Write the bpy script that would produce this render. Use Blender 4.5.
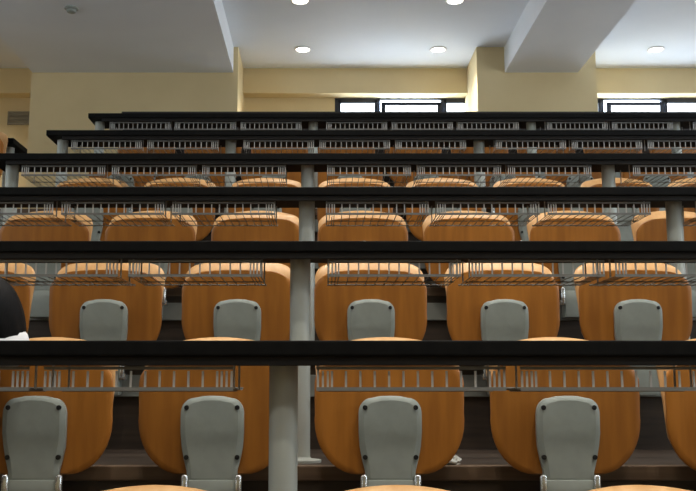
import bpy, bmesh, math, random
from mathutils import Vector, Matrix, Quaternion
random.seed(7)
for o in list(bpy.data.objects):
    bpy.data.objects.remove(o)
S = bpy.context.scene
COL = S.collection
EYE = 1.407                     # lens height above the lecturer's floor

# ------------------------------------------------------------------ camera
cd = bpy.data.cameras.new('camera')
cam = bpy.data.objects.new('camera', cd)
COL.objects.link(cam)
cd.sensor_width = 36.0
cd.lens = 930.0 / 696.0 * 36.0
cd.shift_x = 28.0 / 696.0
cd.clip_start = 0.02
cam.location = (0, 0, EYE)
cam.rotation_euler = (math.radians(90 + 8.77), 0, 0)
S.camera = cam

# ------------------------------------------------------------------ world + exposure
w = bpy.data.worlds.new('world')
S.world = w
w.use_nodes = True
w.node_tree.nodes['Background'].inputs[0].default_value = (0.62, 0.74, 1.0, 1)
w.node_tree.nodes['Background'].inputs[1].default_value = 1.0
S.view_settings.view_transform = 'Standard'
S.view_settings.look = 'None'
S.view_settings.gamma = 1.0
S.view_settings.use_curve_mapping = False
S.view_settings.exposure = -0.1
DOWNLIGHT_W = 15.0
SKY_PANE = 7.5
SIDE_PANE = 6.8           # unseen right-hand windows; the left ones are added fill, set dimmer


# ------------------------------------------------------------------ materials
def mat(name, col, rough=0.5, metal=0.0, spec=0.5):
    m = bpy.data.materials.new(name)
    m.use_nodes = True
    b = m.node_tree.nodes['Principled BSDF']
    b.inputs['Base Color'].default_value = (*col, 1)
    b.inputs['Roughness'].default_value = rough
    b.inputs['Metallic'].default_value = metal
    b.inputs['Specular IOR Level'].default_value = spec
    return m


def vary(m, c0, c1, scale=6.0, stretch=(1, 1, 1), detail=4.0, rot=0.0, bump=0.0, obj_random=0.0, lo=0.35, hi=0.65):
    """mix two colours by stretched noise in object space"""
    nt = m.node_tree
    b = nt.nodes['Principled BSDF']
    tc = nt.nodes.new('ShaderNodeTexCoord')
    mp = nt.nodes.new('ShaderNodeMapping')
    mp.inputs['Scale'].default_value = stretch
    nz = nt.nodes.new('ShaderNodeTexNoise')
    nz.inputs['Scale'].default_value = scale
    nz.inputs['Detail'].default_value = detail
    rp = nt.nodes.new('ShaderNodeValToRGB')
    rp.color_ramp.elements[0].position = lo
    rp.color_ramp.elements[1].position = hi
    rp.color_ramp.elements[0].color = (*c0, 1)
    rp.color_ramp.elements[1].color = (*c1, 1)
    L = nt.links.new
    L(tc.outputs['Object'], mp.inputs['Vector'])
    out = rp.outputs['Color']
    if obj_random:
        oi = nt.nodes.new('ShaderNodeObjectInfo')
        ml = nt.nodes.new('ShaderNodeMath'); ml.operation = 'MULTIPLY'
        ml.inputs[1].default_value = 37.0
        cb = nt.nodes.new('ShaderNodeCombineXYZ')
        va = nt.nodes.new('ShaderNodeVectorMath')
        L(oi.outputs['Random'], ml.inputs[0])
        L(ml.outputs[0], cb.inputs[0]); L(ml.outputs[0], cb.inputs[2])
        L(mp.outputs['Vector'], va.inputs[0]); L(cb.outputs[0], va.inputs[1])
        L(va.outputs[0], nz.inputs['Vector'])
        hs = nt.nodes.new('ShaderNodeHueSaturation')
        mr = nt.nodes.new('ShaderNodeMapRange')
        mr.inputs['To Min'].default_value = 1.0 - obj_random
        mr.inputs['To Max'].default_value = 1.0 + obj_random
        L(oi.outputs['Random'], mr.inputs['Value'])
        L(mr.outputs[0], hs.inputs['Value'])
        L(rp.outputs['Color'], hs.inputs['Color'])
        out = hs.outputs['Color']
    else:
        L(mp.outputs['Vector'], nz.inputs['Vector'])
    L(nz.outputs['Fac'], rp.inputs['Fac'])
    L(out, b.inputs['Base Color'])
    if bump:
        bp = nt.nodes.new('ShaderNodeBump')
        bp.inputs['Strength'].default_value = bump
        bp.inputs['Distance'].default_value = 0.002
        L(nz.outputs['Fac'], bp.inputs['Height'])
        L(bp.outputs[0], b.inputs['Normal'])
    return m


def glow(name, col, strength):
    m = bpy.data.materials.new(name)
    m.use_nodes = True
    b = m.node_tree.nodes['Principled BSDF']
    b.inputs['Base Color'].default_value = (*col, 1)
    b.inputs['Emission Color'].default_value = (*col, 1)
    b.inputs['Emission Strength'].default_value = strength
    return m


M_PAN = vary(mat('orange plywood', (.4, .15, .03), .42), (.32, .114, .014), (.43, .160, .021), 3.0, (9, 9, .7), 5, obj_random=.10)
M_BACK = vary(mat('pale rim-lit plywood', (.6, .3, .1), .38), (.66, .36, .14), (.76, .45, .195), 3.0, (9, 9, .7), 5, obj_random=.06)  # pale wood; brightness of the lit rims also put into the colour
M_GREY = vary(mat('grey plastic', (.3, .32, .31), .5), (.285, .315, .28), (.33, .36, .325), 14.0)
M_STEEL = vary(mat('grey painted steel', (.33, .36, .34), .42), (.45, .475, .425), (.50, .525, .475), 8.0, (1, 1, .2))
M_WIRE = mat('pale grey wire', (.52, .51, .48), .45)
M_STRIP = mat('dull grey strip', (.20, .20, .185), .5)
M_DUCT = mat('grey painted channel', (.24, .25, .225), .5)
M_STUD = mat('bright metal', (.75, .75, .72), .25, .9)
M_BLACK = vary(mat('black laminate', (.005, .005, .005), .6, spec=.12), (.0035, .0035, .0035), (.006, .006, .0055), 30.0)
M_APRON = mat('dark grey steel', (.022, .020, .018), .7, spec=.15)
M_SCREW = mat('black screw', (.01, .01, .01), .5)
M_TIER = vary(mat('brown parquet', (.1, .06, .035), .5), (.028, .018, .011), (.052, .033, .020), 3.0, (.8, 12, 12), 4)
M_CREAM = vary(mat('cream plaster', (.7, .58, .36), .85), (.69, .55, .305), (.73, .59, .335), 2.0)
M_CEIL = vary(mat('daylight-tinted ceiling plaster', (.8, .8, .8), .9), (.755, .80, .86), (.785, .83, .89), 1.5)  # white plaster with bluish daylight put into its base colour
M_PART = mat('dark brown board', (.02, .017, .015), .6)
M_FRAME = mat('dark window frame', (.012, .016, .03), .4)
M_PANE = glow('daylight pane', (.78, .89, 1.0), SKY_PANE)
M_SIDE = glow('daylight pane soft', (.80, .90, 1.0), SIDE_PANE)
M_LEFT_FILL = glow('left fill pane', (.80, .90, 1.0), SIDE_PANE * .35)  # glow of the added left windows, fill for the ceiling
M_LENS = glow('downlight lens', (1.0, .95, .86), 14.0)
M_TRIMW = mat('white trim ring', (.8, .8, .8), .4)
M_VENT = mat('grey vent', (.30, .27, .20), .6)
M_HAIR = vary(mat('black hair', (.012, .011, .011), .65, spec=.15), (.004, .0035, .0035), (.008, .007, .0065), 30, (6, 6, .8), 3)
M_SKIN = mat('skin', (.55, .33, .23), .55)
M_SHIRT = mat('white shirt', (.75, .75, .76), .85)
M_TROUSER = mat('dark trousers', (.02, .022, .03), .85)
M_PAPER = mat('white paper', (.6, .62, .58), .9)
M_EYE = mat('dark eye', (.02, .015, .01), .2)
M_LIP = mat('lip', (.42, .17, .14), .5)


# ------------------------------------------------------------------ mesh helpers
def link(name, bm, m, parent=None, smooth=False):
    me = bpy.data.meshes.new(name)
    bmesh.ops.recalc_face_normals(bm, faces=bm.faces[:])
    if smooth:
        for f in bm.faces:
            f.smooth = True
    bm.to_mesh(me)
    bm.free()
    if smooth:
        try:
            me.set_sharp_from_angle(angle=math.radians(42))
        except Exception:
            pass
    for x in (m if isinstance(m, (list, tuple)) else [m]):
        me.materials.append(x)
    o = bpy.data.objects.new(name, me)
    COL.objects.link(o)
    if parent is not None:
        o.parent = parent
    return o


def box(bm, x0, x1, y0, y1, z0, z1, bev=0.0, mi=0):
    r = bmesh.ops.create_cube(bm, size=1.0, matrix=Matrix.Translation(((x0 + x1) / 2, (y0 + y1) / 2, (z0 + z1) / 2)) @ Matrix.Diagonal((x1 - x0, y1 - y0, z1 - z0, 1)))
    fs = {f for v in r['verts'] for f in v.link_faces}
    for f in fs:
        f.material_index = mi
    if bev:
        es = list({e for v in r['verts'] for e in v.link_edges})
        bmesh.ops.bevel(bm, geom=es, offset=bev, segments=2, affect='EDGES', profile=.6)


def rod(bm, a, b, r, n=8, r2=None):
    a, b = Vector(a), Vector(b)
    d = b - a
    q = Vector((0, 0, 1)).rotation_difference(d.normalized())
    bmesh.ops.create_cone(bm, cap_ends=True, segments=n, radius1=r, radius2=r if r2 is None else r2, depth=d.length,
                          matrix=Matrix.Translation((a + b) / 2) @ q.to_matrix().to_4x4())


def lathe(bm, prof, n=28, c=(0, 0, 0)):
    """prof: list of (radius, z); closed top and bottom"""
    rings = []
    for r, z in prof:
        rings.append([bm.verts.new((c[0] + r * math.cos(2 * math.pi * i / n), c[1] + r * math.sin(2 * math.pi * i / n), c[2] + z)) for i in range(n)])
    for a, b in zip(rings, rings[1:]):
        for i in range(n):
            bm.faces.new((a[i], a[(i + 1) % n], b[(i + 1) % n], b[i]))
    bm.faces.new(rings[0]); bm.faces.new(rings[-1])


def shell(bm, outline, thick, ymid, edge=0.004, rings=(1.0, .93, .8, .62, .42, .2), centre=None):
    """plywood shell: outline is a list of (x, z); ymid(x, z) gives the middle surface; -y faces the lecturer"""
    n = len(outline)
    cx, cz = centre or (sum(p[0] for p in outline) / n, sum(p[1] for p in outline) / n)
    w_ = max(p[0] for p in outline) - min(p[0] for p in outline)
    def ring(s, off):
        out = []
        for x, z in outline:
            X, Z = cx + (x - cx) * s, cz + (z - cz) * s
            out.append(bm.verts.new((X, ymid(X, Z) + off, Z)))
        return out
    e = 1 - 2 * edge / w_
    h = thick / 2
    front = [ring(s * e, -h) for s in rings]
    back = [ring(s * e, h) for s in rings]
    m1 = ring(1.0, -h * .45); m2 = ring(1.0, h * .45)
    seq = list(reversed(front)) + [m1, m2] + back
    for a, b in zip(seq, seq[1:]):
        for i in range(n):
            bm.faces.new((a[i], a[(i + 1) % n], b[(i + 1) % n], b[i]))
    for end, off in ((seq[0], -h), (seq[-1], h)):
        c = bm.verts.new((cx, ymid(cx, cz) + off, cz))
        for i in range(n):
            bm.faces.new((c, end[i], end[(i + 1) % n]))


def corner(cx, cz, rx, rz, a0, a1, n=8, p=2.0):
    out = []
    for i in range(n + 1):
        a = math.radians(a0 + (a1 - a0) * i / n)
        c, s = math.cos(a), math.sin(a)
        out.append((cx + rx * math.copysign(abs(c) ** (2 / p), c), cz + rz * math.copysign(abs(s) ** (2 / p), s)))
    return out


def tag(o, label, cat, group=None, kind=None):
    o['label'] = label
    o['category'] = cat
    if group:
        o['group'] = group
    if kind:
        o['kind'] = kind
    return o


def empty(name, loc, label, cat, group=None, rz=0.0):
    o = bpy.data.objects.new(name, None)
    COL.objects.link(o)
    o.empty_display_size = .1
    o.location = loc
    o.rotation_euler = (0, 0, rz)
    return tag(o, label, cat, group)


def struct(name, bm, m, smooth=False, parent=None):
    o = link(name, bm, m, parent, smooth)
    if parent is None:
        o['kind'] = 'structure'
    return o


def copy_tree(o, parent=None):
    c = o.copy()
    COL.objects.link(c)
    if parent is not None:
        c.parent = parent
    for ch in list(o.children):
        copy_tree(ch, c)
    return c


# ------------------------------------------------------------------ room measures
D0, H0, STEP, RUN = 2.245, 0.1154 + EYE, 0.3862, 0.90       # desk edge of the lowest desk in view, its height, rise and run
def zdesk(k): return H0 + STEP * k
def zfloor(k): return zdesk(k) - 0.75
def ydesk(k): return D0 + RUN * k
def ynose(k): return ydesk(k) - 0.075
CEIL = 3.60 + EYE
BEAM = 3.318 + EYE
YCOL, YBULK, YWALL, YFRONT = 9.47, 10.13, 10.30, -5.0
XL, XR = -5.2, 6.6

# floor: one stepped solid
bm = bmesh.new()
prof = [(YFRONT, 0.0)]
for k in range(-1, 6):
    prof += [(ynose(k), zfloor(k) - STEP if k > -1 else 0.0), (ynose(k), zfloor(k))]
prof += [(YWALL, zfloor(5)), (YWALL, -.2), (YFRONT, -.2)]
pl = [bm.verts.new((XL, y, z)) for y, z in prof]
pr_ = [bm.verts.new((XR, y, z)) for y, z in prof]
n = len(prof)
for i in range(n):
    bm.faces.new((pl[i], pl[(i + 1) % n], pr_[(i + 1) % n], pr_[i]))
bm.faces.new(pl); bm.faces.new(pr_)
struct('floor', bm, M_TIER)
# grey duct strip along each riser
for k in range(0, 6):
    bm = bmesh.new()
    box(bm, -1.80, 3.5, ynose(k) - .022, ynose(k) + .002, zfloor(k) - .17, zfloor(k) - .079, .004)
    struct('trim_%d' % (k + 1), bm, M_DUCT)
M_NOSE = vary(mat('brown wood nosing', (.16, .1, .06), .5), (.105, .065, .038), (.16, .105, .064), 3.0, (.8, 12, 12), 4)  # wooden edging, lighter brown than the treads
for k in range(-1, 6):
    bm = bmesh.new()
    box(bm, XL + .002, XR - .002, ynose(k) - .012, ynose(k) + .05, zfloor(k) - .042, zfloor(k) + .004, .004)
    struct('trim_%d' % (k + 10), bm, M_NOSE)
bm = bmesh.new()
box(bm, -1.66, 3.48, 7.547, 7.722, zfloor(5) + .216, zfloor(5) + .307, .004)
struct('trim_9', bm, M_STEEL)
# walls
def wall_with_holes(name, plane, c0, c1, u0, u1, z0, z1, holes, m):
    """solid wall between depth c0..c1 on 'x' or 'y', with rectangular openings (u0,u1,z0,z1)"""
    bm = bmesh.new()
    def seg(a, b, lo, hi):
        if b - a < 1e-6 or hi - lo < 1e-6: return
        if plane == 'y': box(bm, a, b, c0, c1, lo, hi)
        else: box(bm, c0, c1, a, b, lo, hi)
    u = u0
    for (a, b, lo, hi) in sorted(holes):
        seg(u, a, z0, z1); seg(a, b, z0, lo); seg(a, b, hi, z1); u = b
    seg(u, u1, z0, z1)
    return struct(name, bm, m)
WZ0, WZ1 = 2.30 + EYE, 3.303 + EYE
wall_with_holes('wall_back', 'y', YWALL, YWALL + .2, XL, XR, 0, CEIL + .1,
                [(.17, 2.30, WZ0, WZ1), (2.55, 4.75, WZ0, WZ1)], M_CREAM)
bm = bmesh.new(); box(bm, XL, XR, YBULK, YWALL, 3.307 + EYE, CEIL + .02); struct('trim_7', bm, M_CREAM)
SIDE_WIN = [(-1.2, 1.4, 2.0, 4.2), (1.8, 4.4, 2.5, 4.4), (4.8, 7.4, 3.2, 4.6)]
wall_with_holes('wall_right', 'x', XR, XR + .2, YFRONT, YWALL + .2, 0, CEIL + .1, SIDE_WIN, M_CREAM)
wall_with_holes('wall_left', 'x', XL - .2, XL, YFRONT, YWALL + .2, 0, CEIL + .1, SIDE_WIN, M_CREAM)
bm = bmesh.new(); box(bm, XL - .2, XR + .2, YFRONT - .2, YFRONT, 0, CEIL + .1); struct('wall_front', bm, M_CREAM)
bm = bmesh.new(); box(bm, XL - .2, XR + .2, YFRONT - .2, YWALL + .2, CEIL, CEIL + .15); struct('ceiling', bm, M_CEIL)
# beams and columns
for x0, x1 in ((-3.05, -.92), (1.96, 2.735)):
    bm = bmesh.new(); box(bm, x0, x1, YFRONT, YCOL, BEAM, CEIL + .02); struct('ceiling_beam', bm, M_CEIL)
for x0, x1 in ((-3.06, -.87), (1.665, 2.93)):
    bm = bmesh.new(); box(bm, x0, x1, YCOL, YWALL + .05, zfloor(5) - .02, CEIL + .01); struct('wall_column', bm, M_CREAM)
# low dark partition behind the last row
bm = bmesh.new(); box(bm, -1.69, 3.5, 7.72, 7.77, zfloor(5), 2.318 + EYE); box(bm, -1.70, 3.52, 7.70, 7.79, 2.318 + EYE, 2.350 + EYE, .004)
struct('wall_partition', bm, M_PART)


# windows
def window(name, x0, x1, sashes, tilt):
    y0 = YWALL + .005
    bm = bmesh.new()
    fw = .035
    box(bm, x0, x1, y0, y0 + .07, WZ1 - .020, WZ1 + .004); box(bm, x0, x1, y0, y0 + .07, WZ0, WZ0 + fw)
    box(bm, x0, x0 + fw, y0, y0 + .07, WZ0, WZ1); box(bm, x1 - fw, x1, y0, y0 + .07, WZ0, WZ1)
    for (a, b), (c, d) in zip(sashes, sashes[1:]):
        box(bm, b, c, y0, y0 + .07, WZ0, WZ1)
    f = struct(name, bm, M_FRAME)
    for i, (a, b) in enumerate(sashes):
        z1 = WZ1 - .020
        if i == tilt:                      # sash tipped into the room, daylight over its top
            bm = bmesh.new()
            A = math.radians(7)
            zt = WZ1 - .075
            hh = zt - WZ0 - fw
            s = .045
            def T(x, v, t):                # v up the sash, t through it
                return (x, y0 - .02 - v * math.sin(A) + t * math.cos(A) + .02, WZ0 + fw + v * math.cos(A) + t * math.sin(A))
            for (xa, xb, va, vb) in ((a + .01, b - .01, hh - s * .8, hh), (a + .01, b - .01, 0, s), (a + .01, a + .01 + s, 0, hh), (b - .01 - s, b - .01, 0, hh)):
                vs = [bm.verts.new(T(x, v, t)) for t in (0, .035) for x, v in ((xa, va), (xb, va), (xb, vb), (xa, vb))]
                for q in ((0, 1, 2, 3), (7, 6, 5, 4), (0, 1, 5, 4), (1, 2, 6, 5), (2, 3, 7, 6), (3, 0, 4, 7)):
                    bm.faces.new([vs[j] for j in q])
            struct('window_sash', bm, M_FRAME, parent=f)
            bm = bmesh.new()
            vs = [bm.verts.new(T(x, v, t)) for t in (.014, .022) for x, v in ((a + .03, .02), (b - .03, .02), (b - .03, hh - .02), (a + .03, hh - .02))]
            for q in ((0, 1, 2, 3), (7, 6, 5, 4), (0, 1, 5, 4), (1, 2, 6, 5), (2, 3, 7, 6), (3, 0, 4, 7)):
                bm.faces.new([vs[j] for j in q])
            struct('window_pane', bm, M_PANE, parent=f)
            bm = bmesh.new(); box(bm, a, b, y0 + .05, y0 + .06, WZ0 + fw, z1); struct('window_pane', bm, M_PANE, parent=f)
        else:
            bm = bmesh.new()
            for q in ((a, b, z1 - .040, z1), (a, b, WZ0 + fw, WZ0 + fw + .05), (a, a + .035, WZ0, z1), (b - .035, b, WZ0, z1)):
                box(bm, q[0], q[1], y0 - .01, y0 + .05, q[2], q[3], .004)
            struct('window_sash', bm, M_FRAME, parent=f)
            bm = bmesh.new(); box(bm, a + .03, b - .03, y0 + .018, y0 + .028, WZ0 + .06, z1 - .035); struct('window_pane', bm, M_PANE, parent=f)
window('window_1', .17, 2.30, [(.205, .66), (.69, 1.39), (1.42, 2.265)], 1)
window('window_2', 2.55, 4.75, [(2.585, 3.225), (3.255, 3.92), (3.95, 4.715)], 1)
for i, (X0, (a, b, lo, hi)) in enumerate([(XR + .04, q) for q in SIDE_WIN] + [(XL - .10, q) for q in SIDE_WIN]):  # unseen side windows; the left set is added to brighten the ceiling
    bm = bmesh.new()
    for q in ((a, b, lo, lo + .06), (a, b, hi - .06, hi), (a, a + .06, lo, hi), (b - .06, b, lo, hi), ((a + b) / 2 - .03, (a + b) / 2 + .03, lo, hi)):
        box(bm, X0, X0 + .06, q[0], q[1], q[2], q[3])
    f = struct('window_%d' % (i + 3), bm, M_FRAME)
    bm = bmesh.new(); box(bm, X0 + .025, X0 + .035, a + .05, b - .05, lo + .05, hi - .05); struct('window_pane', bm, M_SIDE if X0 > 0 else M_LEFT_FILL, parent=f)

# ------------------------------------------------------------------ ceiling downlights
def downlight(x, y, label):
    t = empty('ceiling_light', (x, y, CEIL), label, 'ceiling light', 'recessed ceiling downlights')
    bm = bmesh.new()
    lathe(bm, [(.088, 0.001), (.092, -.006), (.085, -.012), (.074, -.012), (.070, -.004), (.068, 0.001)], 28)
    link('trim_ring', bm, M_TRIMW, t, True)
    bm = bmesh.new()
    lathe(bm, [(.069, 0.0), (.069, -.005), (.04, -.008)], 24)
    link('lens', bm, M_LENS, t, True)
    return t
def lamp(x, y, parent, power=1.0):
    l = bpy.data.lights.new('downlight_lamp', 'AREA')
    l.shape = 'DISK'
    l.size = .13
    l.energy = DOWNLIGHT_W * power
    l.color = (1.0, .93, .83)
    l.spread = math.radians(115)
    o = bpy.data.objects.new('downlight_lamp', l)
    COL.objects.link(o)
    o.parent = parent
    o.location = (0, 0, -.02)
NAMED = {(0, 0): 'round lit downlight in the ceiling above the grey-framed windows, by the broad beam',
         (1, 0): 'round lit downlight in the ceiling between the narrow beam and its row-mate',
         (3, 0): 'round lit downlight alone in the ceiling bay beyond the narrow beam',
         (0, 1): 'round lit downlight cut by the photo top, by the broad beam',
         (1, 1): 'round lit downlight cut by the photo top, by the narrow beam'}
XS = [-.185, 1.266, None, 3.60, 5.05, -4.2]
for i, x in enumerate(XS):
    if x is None: continue
    for j in range(9):
        y = 9.53 - 1.27 * j
        if j > 1 and j % 2 == 1 and i not in (0, 1): continue
        lab = NAMED.get((i, j), 'recessed round downlight over the seats, outside the view')
        lamp(x, y, downlight(x, y, lab), {2: .12, 3: .4, 4: .75}.get(j, 1.0))
# smoke detector under the broad beam
t = empty('smoke_detector', (-2.19, 7.78, BEAM), 'small grey round smoke detector under the broad ceiling beam', 'smoke detector')
bm = bmesh.new(); lathe(bm, [(.06, .001), (.06, -.012), (.045, -.02)], 24); link('base', bm, M_GREY, t, True)
bm = bmesh.new(); lathe(bm, [(.042, -.018), (.038, -.04), (.018, -.048)], 24); link('sensor_head', bm, M_GREY, t, True)
# vent on the wall beside the broad column
t = empty('wall_vent', (-3.44, YWALL, 2.983 + EYE), 'grey rectangular vent on the cream wall beside the broad column', 'vent')
bm = bmesh.new()
for q in ((-.13, .13, 0, .015), (-.13, .13, .14, .155), (-.13, -.115, 0, .155), (.115, .13, 0, .155)):
    box(bm, q[0], q[1], -.025, .001, q[2], q[3], .002)
link('frame', bm, M_VENT, t)
bm = bmesh.new()
for i in range(8):
    z = .018 + i * .0155
    box(bm, -.116, .116, -.018, -.002, z, z + .010)
link('louvre_panel', bm, M_VENT, t)

# ------------------------------------------------------------------ desks
TICKS = [0, .012, .024, .034] + [.068 + .0349 * i for i in range(10)] + [.417, .428, .440, .452]
def rack_mesh():
    bm = bmesh.new()
    W = .452
    zt, zb = .689, .630
    y0, y1 = .034, .345
    box(bm, -.004, W + .004, y0 - .002, y0 + .002, zt - .008, zt, mi=1)            # top strip of the comb
    box(bm, -.004, W + .004, y0 - .002, y0 + .003, zb, zb + .009, mi=1)            # bottom strip
    for t_ in TICKS:
        box(bm, t_ - .0026, t_ + .0026, y0 - .0015, y0 + .0015, zb + .006, zt - .011)
        rod(bm, (t_, y0, zb + .003), (t_, y1, zb + .003), .0016, 6)
        rod(bm, (t_, y1, zb + .002), (t_, y1 + .004, zb + .007), .0016, 6)
    rod(bm, (-.003, y1 + .004, zb + .007), (W + .003, y1 + .004, zb + .007), .003, 6)
    rod(bm, (0, (y0 + y1) / 2, zb), (W, (y0 + y1) / 2, zb), .0025, 6)
    for f in bm.faces:
        if f.calc_center_median().y > y0 + .004: f.material_index = 1
    for x in (0, W):                                                               # hooks up to the desktop
        rod(bm, (x, .10, zb + .003), (x, .10, .714), .003, 6)
        rod(bm, (x, .25, zb + .003), (x, .25, .714), .003, 6)
    me = bpy.data.meshes.new('book_rack')
    bm.to_mesh(me); bm.free()
    me.materials.append(M_WIRE); me.materials.append(M_STRIP)
    return me
RACK = rack_mesh()
def post_mesh(r=.036, h=.714):
    bm = bmesh.new()
    lathe(bm, [(.075, 0), (.075, .008), (r + .006, .012), (r, .018), (r, h)], 32)
    me = bpy.data.meshes.new('post')
    bmesh.ops.recalc_face_normals(bm, faces=bm.faces[:])
    for f in bm.faces: f.smooth = True
    bm.to_mesh(me); bm.free()
    me.set_sharp_from_angle(angle=math.radians(40))
    me.materials.append(M_STEEL)
    return me
POST = post_mesh()
def desk(k, x0, x1, posts, racks, label, y=None, z=None, depth=.30):
    y = ydesk(k) if y is None else y
    z = zfloor(k) if z is None else z
    t = empty('lecture_desk', (x0, y, z), label, 'desk', 'long black lecture hall desks')
    L = x1 - x0
    bm = bmesh.new()
    box(bm, 0, L, 0, depth, .713, .75, .004)
    link('desktop', bm, M_BLACK, t)
    bm = bmesh.new()
    box(bm, .10, L - .10, .012, .030, .690, .714, .002)
    link('apron_rail', bm, M_APRON, t)
    for p in posts:
        o = bpy.data.objects.new('post', POST); COL.objects.link(o); o.parent = t; o.location = (p - x0, .129, 0)
    for r in racks:
        o = bpy.data.objects.new('book_rack', RACK); COL.objects.link(o); o.parent = t; o.location = (r - x0, 0, 0)
    return t
BAY = 1.6765
def bay_racks(post, n=3): return [post + .10 + .495 * i for i in range(n)]
std_posts = [-.07 - BAY, -.07, -.07 + BAY, 3.34]
std_racks = bay_racks(-.07 - BAY) + bay_racks(-.07) + bay_racks(-.07 + BAY)
XE = 3.45
desk(0, -1.82, XE, [-1.769, -.092, 1.585, 3.34], [q - (.035 if q > 0 else .01) for q in std_racks], 'black lecture desk crossing lowest in view, lowest of six tiers')
desk(1, -1.82, XE, std_posts, std_racks, 'black lecture desk on the second tier up from the bottom')
desk(2, -1.82, XE, [-1.74, -.060, 1.617, 3.34], std_racks, 'black lecture desk on the third tier up from the bottom')
desk(3, -1.82, XE, [-1.72, -.069, 1.61, 3.30], [q + .013 for q in std_racks], 'black lecture desk on the third tier down from the windows')
desk(4, -1.775, XE, [-1.70, -.59, 1.05, 2.70], [-1.615, -1.12] + bay_racks(-.595) + bay_racks(1.045) + [2.79], 'black lecture desk on the second tier down from the windows')
desk(5, -1.74, XE, [-1.68, -.053, 1.61, 2.71], [-1.58, -1.09, -.595] + bay_racks(-.05) + [1.71, 2.20, 2.81], 'topmost black lecture desk, directly under the windows')
desk(4, -3.9, -2.05, [-2.12, -3.75], [], 'short black side desk across the aisle beside the vent', y=6.04, z=zfloor(4) + .001)

# ------------------------------------------------------------------ seats
def pan_outline():
    hw, zt, zb = .234, .740, .372
    o = []
    o += corner(hw - .115, zt - .088, .115, .083, 0, 90, 10)                   # upper corner
    o[-1] = (hw - .115, zt - .005)
    o += [(.07, zt - .001), (0, zt), (-.07, zt - .001)]
    o += [(-x, z) for x, z in reversed(corner(hw - .115, zt - .088, .115, .083, 0, 90, 10))]
    o += [(-hw, .60), (-hw + .001, .56)]
    o += [(-x, z) for x, z in reversed([(x, z) for x, z in corner(hw - .135, zb + .165, .135, .165, -90, 0, 10)])]
    o += [(0, zb)]
    o += corner(hw - .135, zb + .165, .135, .165, -90, 0, 10)
    o += [(hw - .001, .56), (hw, .60)]
    out = []
    for p in o:
        if not out or (abs(p[0] - out[-1][0]) + abs(p[1] - out[-1][1])) > 1e-4:
            out.append(p)
    return out
def back_outline():
    hw, zt, zb = .232, .804, .42
    top = []
    n = 12
    o = corner(hw - .070, zt - .095, .070, .070, 0, 72, 7)
    x1, z1 = o[-1]
    for i in range(1, n):
        x = x1 + (-2 * x1) * i / n
        o.append((x, zt - (zt - z1) * (x / x1) ** 2))
    o += [(-x, z) for x, z in reversed(corner(hw - .070, zt - .095, .070, .070, 0, 72, 7))]
    o += [(-hw + .010, .6)]
    o += [(-x, z) for x, z in reversed(corner(hw - .10, zb + .08, .086, .08, -90, 0, 7))]
    o += corner(hw - .10, zb + .08, .086, .08, -90, 0, 7)
    o += [(hw - .010, .6)]
    return o
def cover_outline(s=0.0):
    hw, zt = .0975 - s, .614 - s
    o = corner(hw - .040, zt - .055, .040, .048, 0, 90, 8)
    o += [(.03, zt - .001), (0, zt), (-.03, zt - .001)]
    o += [(-x, z) for x, z in reversed(corner(hw - .040, zt - .055, .040, .048, 0, 90, 8))]
    o += [(-hw, .50), (-hw + .003, .46), (-.087 + s, .42), (-.078 + s, .385), (-.074 + s, .33 + s)]
    o += [(0, .33 + s)]
    o += [(.074 - s, .33 + s), (.078 - s, .385), (.087 - s, .42), (hw - .003, .46), (hw, .50)]
    return o
def make_chair(folded=True):
    t = empty('folding_seat', (0, 0, 0), 'x', 'seat', 'orange plywood folding seats')
    def grp(name, bm, m, par, smooth=True):
        return link(name, bm, m, par, smooth)
    bm = bmesh.new()
    shell(bm, pan_outline(), .016, lambda x, z: .010 - .06 * (z - .40), .005)
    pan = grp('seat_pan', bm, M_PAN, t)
    bm = bmesh.new()
    # hinge cover: two steps so that the lip is rounded
    def yc(x, z): return -.018 - .06 * (z - .40) + .006 * max(0, min(1, (.50 - z) / .04))
    shell(bm, cover_outline(0), .040, yc, .016, (1.0, .985, .96, .9, .8, .65, .5, .35, .2))
    cov = grp('hinge_cover', bm, M_GREY, pan)
    for x in (-.078, .078):
        for z in (.578, .427):
            bm = bmesh.new()
            y = -.0385 - .06 * (z - .40) if z > .47 else -.0325 - .06 * (z - .40)
            rod(bm, (x, y + .012, z), (x, y - .0015, z), .0075, 14)
            rod(bm, (x, y + .012, z), (x, y - .003, z), .004, 10)
            c = grp('screw', bm, M_SCREW, pan)
    bm = bmesh.new()
    shell(bm, back_outline(), .014, lambda x, z: .036 + .045 * (z - .42) / .38 + .042 * (max(0, z - .715) / .085) ** 2, .005)
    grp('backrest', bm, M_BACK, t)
    bm = bmesh.new()
    box(bm, -.072, .072, -.034, .030, .222, .36, .010)
    box(bm, -.060, .060, .0, .093, .225, .300, .006)
    grp('wall_bracket', bm, M_GREY, t)
    for s in (-1, 1):
        bm = bmesh.new()
        lathe(bm, [(.009, .29), (.0115, .295), (.0115, .368), (.008, .374)], 14, (s * .082, -.030, 0))
        box(bm, s * .082 - .014, s * .082 + .014, -.03, .02, .285, .31, .003)
        grp('hinge_stud', bm, M_STUD, t)
    bm = bmesh.new()
    rod(bm, (-.035, .02, .30), (-.035, .090, .50), .012, 10); rod(bm, (.035, .02, .30), (.035, .090, .50), .012, 10)
    box(bm, -.06, .06, .068, .086, .44, .54, .004)
    grp('back_bracket', bm, M_GREY, t)
    if not folded:
        P = Vector((0, .0, .42))
        R = Matrix.Translation(P) @ Matrix.Rotation(math.radians(84), 4, 'X') @ Matrix.Translation(-P)
        pan.matrix_local = R
    return t
ORD = ['first', 'second', 'third', 'fourth', 'fifth', 'sixth', 'seventh', 'eighth', 'ninth']
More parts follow.
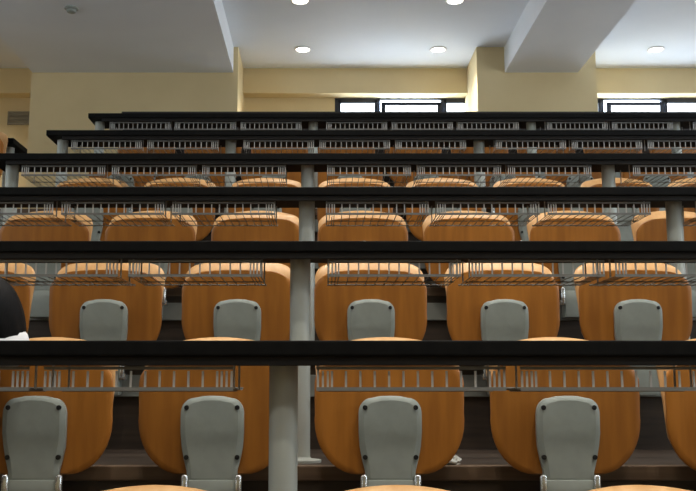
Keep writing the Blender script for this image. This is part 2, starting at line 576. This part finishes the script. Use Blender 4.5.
ROWS = {-1: 'lowest row showing only pale backrest tops', 0: 'row behind the lowest desk', 1: 'row behind the second desk up', 2: 'row behind the third desk up',
        3: 'row behind the fourth desk up', 4: 'row behind the fifth desk up', 5: 'row behind the topmost desk'}
RANGE = {-1: (-1, 1, .176), 0: (-2, 2, .217), 1: (-3, 2, .210), 2: (-3, 3, .2215), 3: (-3, 4, .217), 4: (-3, 4, .217), 5: (-3, 5, .217)}
proto = None
for k, (a, b, x0) in RANGE.items():
    for q, i in enumerate(range(a, b + 1)):
        if proto is None:
            o = proto = make_chair()
        else:
            o = copy_tree(proto)
        o.location = (x0 + .55 * i, ydesk(k) + .7115, zfloor(k))
        o['label'] = "orange seat, %s from the person's side, %s" % (ORD[q], ROWS[k])
o = copy_tree(proto)
o.location = (-2.295, 5.90, zfloor(4))
o['label'] = 'orange folding seat cut by the photo edge, across the aisle before the short desk'
bm = bmesh.new()
box(bm, -.06, .06, -.02, .04, .010, .235, .008); box(bm, -.11, .11, -.07, .09, 0, .012, .004)
link('pedestal', bm, M_GREY, o, True)

# the seat folded down under the person, beyond the photo edge
t = make_chair(False)
t.location = (-1.5, ydesk(0) + .7115, zfloor(0))
t['label'] = 'orange seat folded down under the person in the white shirt'

# ------------------------------------------------------------------ crumpled paper on the step
bm = bmesh.new()
bmesh.ops.create_icosphere(bm, subdivisions=3, radius=1.0)
rr = random.Random(4)
for v in bm.verts:
    d = 1 + rr.uniform(-.22, .18)
    v.co = Vector((v.co.x * .062 * d, v.co.y * .04 * d, max(-.0, (v.co.z + .75) * .021 * d)))
o = link('crumpled_paper', bm, M_PAPER)
o.location = (.405, 3.135, zfloor(1) + .0005)
tag(o, 'crumpled white paper on the brown step beside a folded seat', 'paper')

# ------------------------------------------------------------------ person bent over beside the lowest desk
V = {}
EDG = []
def J(nm, co, r, par=None):
    V[nm] = (Vector(co), r)
    if par: EDG.append((par, nm))
J('pelvis', (-1.50, 2.83, 1.345), .115)
J('waist', (-1.42, 2.82, 1.42), .110, 'pelvis')
J('chest', (-1.27, 2.815, 1.485), .118, 'waist')
J('upper', (-1.15, 2.815, 1.535), .092, 'chest')
J('neck', (-1.075, 2.81, 1.585), .055, 'upper')
J('skull', (-1.035, 2.80, 1.625), .065, 'neck')
def limb_arm(s, sh, el, wr, hd):
    J(s + 'sh', sh, .068, 'upper')
    J(s + 'ua', tuple((Vector(sh) + Vector(el)) / 2), .050, s + 'sh')
    J(s + 'el', el, .041, s + 'ua')
    J(s + 'wr', wr, .028, s + 'el')
    d = (Vector(hd) - Vector(wr)).normalized()
    side = d.cross(Vector((0, 0, 1))).normalized()
    J(s + 'palm', tuple(Vector(wr) + d * .06), .027, s + 'wr')
    for f, (o_, ln) in enumerate(((-.03, .062), (-.010, .074), (.010, .070), (.03, .054))):
        b = Vector(wr) + d * .095 + side * o_
        J(s + 'k%d' % f, tuple(b), .0095, s + 'palm')
        J(s + 'm%d' % f, tuple(b + d * ln * .5 + Vector((0, 0, -.008))), .009, s + 'k%d' % f)
        J(s + 't%d' % f, tuple(b + d * ln * .9 + Vector((0, 0, -.026))), .0075, s + 'm%d' % f)
    b = Vector(wr) + d * .045 - side * .036
    J(s + 'th1', tuple(b), .011, s + 'palm')
    J(s + 'th2', tuple(b + d * .045 - side * .018), .009, s + 'th1')
limb_arm('a', (-.900, 2.845, 1.535), (-1.12, 2.665, 1.505), (-1.31, 2.60, 1.555), (-1.40, 2.54, 1.556))
limb_arm('b', (-1.25, 2.72, 1.495), (-1.44, 2.63, 1.42), (-1.56, 2.56, 1.385), (-1.64, 2.50, 1.355))
for s, x in (('l', -1.41), ('r', -1.60)):
    J(s + 'hip', (x, 2.82, 1.315), .095, 'pelvis')
    J(s + 'thigh', (x, 2.63, 1.29), .078, s + 'hip')
    J(s + 'knee', (x, 2.42, 1.27), .060, s + 'thigh')
    J(s + 'calf', (x, 2.42, 1.08), .055, s + 'knee')
    J(s + 'ankle', (x, 2.43, .85), .036, s + 'calf')
    J(s + 'toe', (x, 2.29, .81), .032, s + 'ankle')
names_ = list(V)
me = bpy.data.meshes.new('skeleton')
me.from_pydata([V[n_][0] for n_ in names_], [(names_.index(a), names_.index(b)) for a, b in EDG], [])
sk = bpy.data.objects.new('skeleton', me); COL.objects.link(sk)
mod = sk.modifiers.new('skin', 'SKIN')
for i, n_ in enumerate(names_):
    me.skin_vertices[0].data[i].radius = (V[n_][1], V[n_][1])
    me.skin_vertices[0].data[i].use_root = (n_ == 'pelvis')
sub = sk.modifiers.new('sub', 'SUBSURF'); sub.levels = 2; sub.render_levels = 2
dg = bpy.context.evaluated_depsgraph_get()
body_me = bpy.data.meshes.new_from_object(sk.evaluated_get(dg))
bpy.data.objects.remove(sk)
bm = bmesh.new(); bm.from_mesh(body_me)
# head: bowed, face turned to the wall beyond the photo edge
HC = Vector((-1.024, 2.78, 1.634))
face = Vector((-.72, -.45, -.53)).normalized()
upv = (Vector((0.15, 0, 1)) - face * Vector((0.15, 0, 1)).dot(face)).normalized()
sidev = upv.cross(face).normalized()
HM = Matrix((( sidev.x, face.x, upv.x, HC.x), (sidev.y, face.y, upv.y, HC.y), (sidev.z, face.z, upv.z, HC.z), (0, 0, 0, 1)))
def blob(bm, c, r, mi, seg=20):
    q = bmesh.ops.create_uvsphere(bm, u_segments=seg, v_segments=seg // 2 + 2, radius=1.0, matrix=HM @ Matrix.Translation(c) @ Matrix.Diagonal((*r, 1)))
    for v in q['verts']:
        for f in v.link_faces: f.material_index = mi
for f in bm.faces:
    c = f.calc_center_median()
    f.material_index = 1
    if c.z < 1.36 and c.y < 2.80 and not (c.x > -1.31 and c.z > 1.20 and c.x > -1.30): f.material_index = 2
    if c.z < 1.33 and c.x < -1.30: f.material_index = 2
    if (c - HC).length < .105: f.material_index = 0
    for s in 'ab':
        if (c - V[s + 'palm'][0]).length < .115 and c.z > 1.30: f.material_index = 0
blob(bm, (0, .008, .0), (.076, .092, .105), 0, 28)
blob(bm, (0, .030, -.062), (.056, .062, .050), 0)            # jaw
blob(bm, (0, .104, -.012), (.013, .018, .024), 0, 12)        # nose
for s in (-1, 1):
    blob(bm, (s * .078, -.005, -.005), (.010, .022, .032), 0, 12)   # ears
    blob(bm, (s * .031, .090, .012), (.013, .010, .008), 3, 12)     # eyes
blob(bm, (0, .094, -.052), (.024, .010, .007), 4, 12)        # mouth
t = empty('person', (-1.50, 2.83, zfloor(0)), 'person with black hair in a white shirt, head bowed behind the lowest desk', 'person')
body = link('body', bm, [M_SKIN, M_SHIRT, M_TROUSER, M_EYE, M_LIP], t, True)
body.matrix_parent_inverse = Matrix.Translation(t.location).inverted()
bm = bmesh.new()
bmesh.ops.create_uvsphere(bm, u_segments=40, v_segments=28, radius=1.0)
rr = random.Random(9)
dele = []
for v in bm.verts:
    x, y, z = v.co
    r = 1 + .015 * math.sin(26 * math.atan2(x, y) + 3 * z)
    v.co = Vector((x * .097 * r * (1 + .30 * min(0, z)), (y * .108 - .016) * r, z * (.112 if z > 0 else .185) * r))
    if y > .45 and z < .45: dele.append(v)                    # opening for the face
bmesh.ops.delete(bm, geom=dele, context='VERTS')
bmesh.ops.transform(bm, matrix=HM, verts=bm.verts[:])
hair = link('hair', bm, M_HAIR, t, True)
hair.matrix_parent_inverse = Matrix.Translation(t.location).inverted()
md = hair.modifiers.new('thickness', 'SOLIDIFY'); md.thickness = .012; md.offset = -1
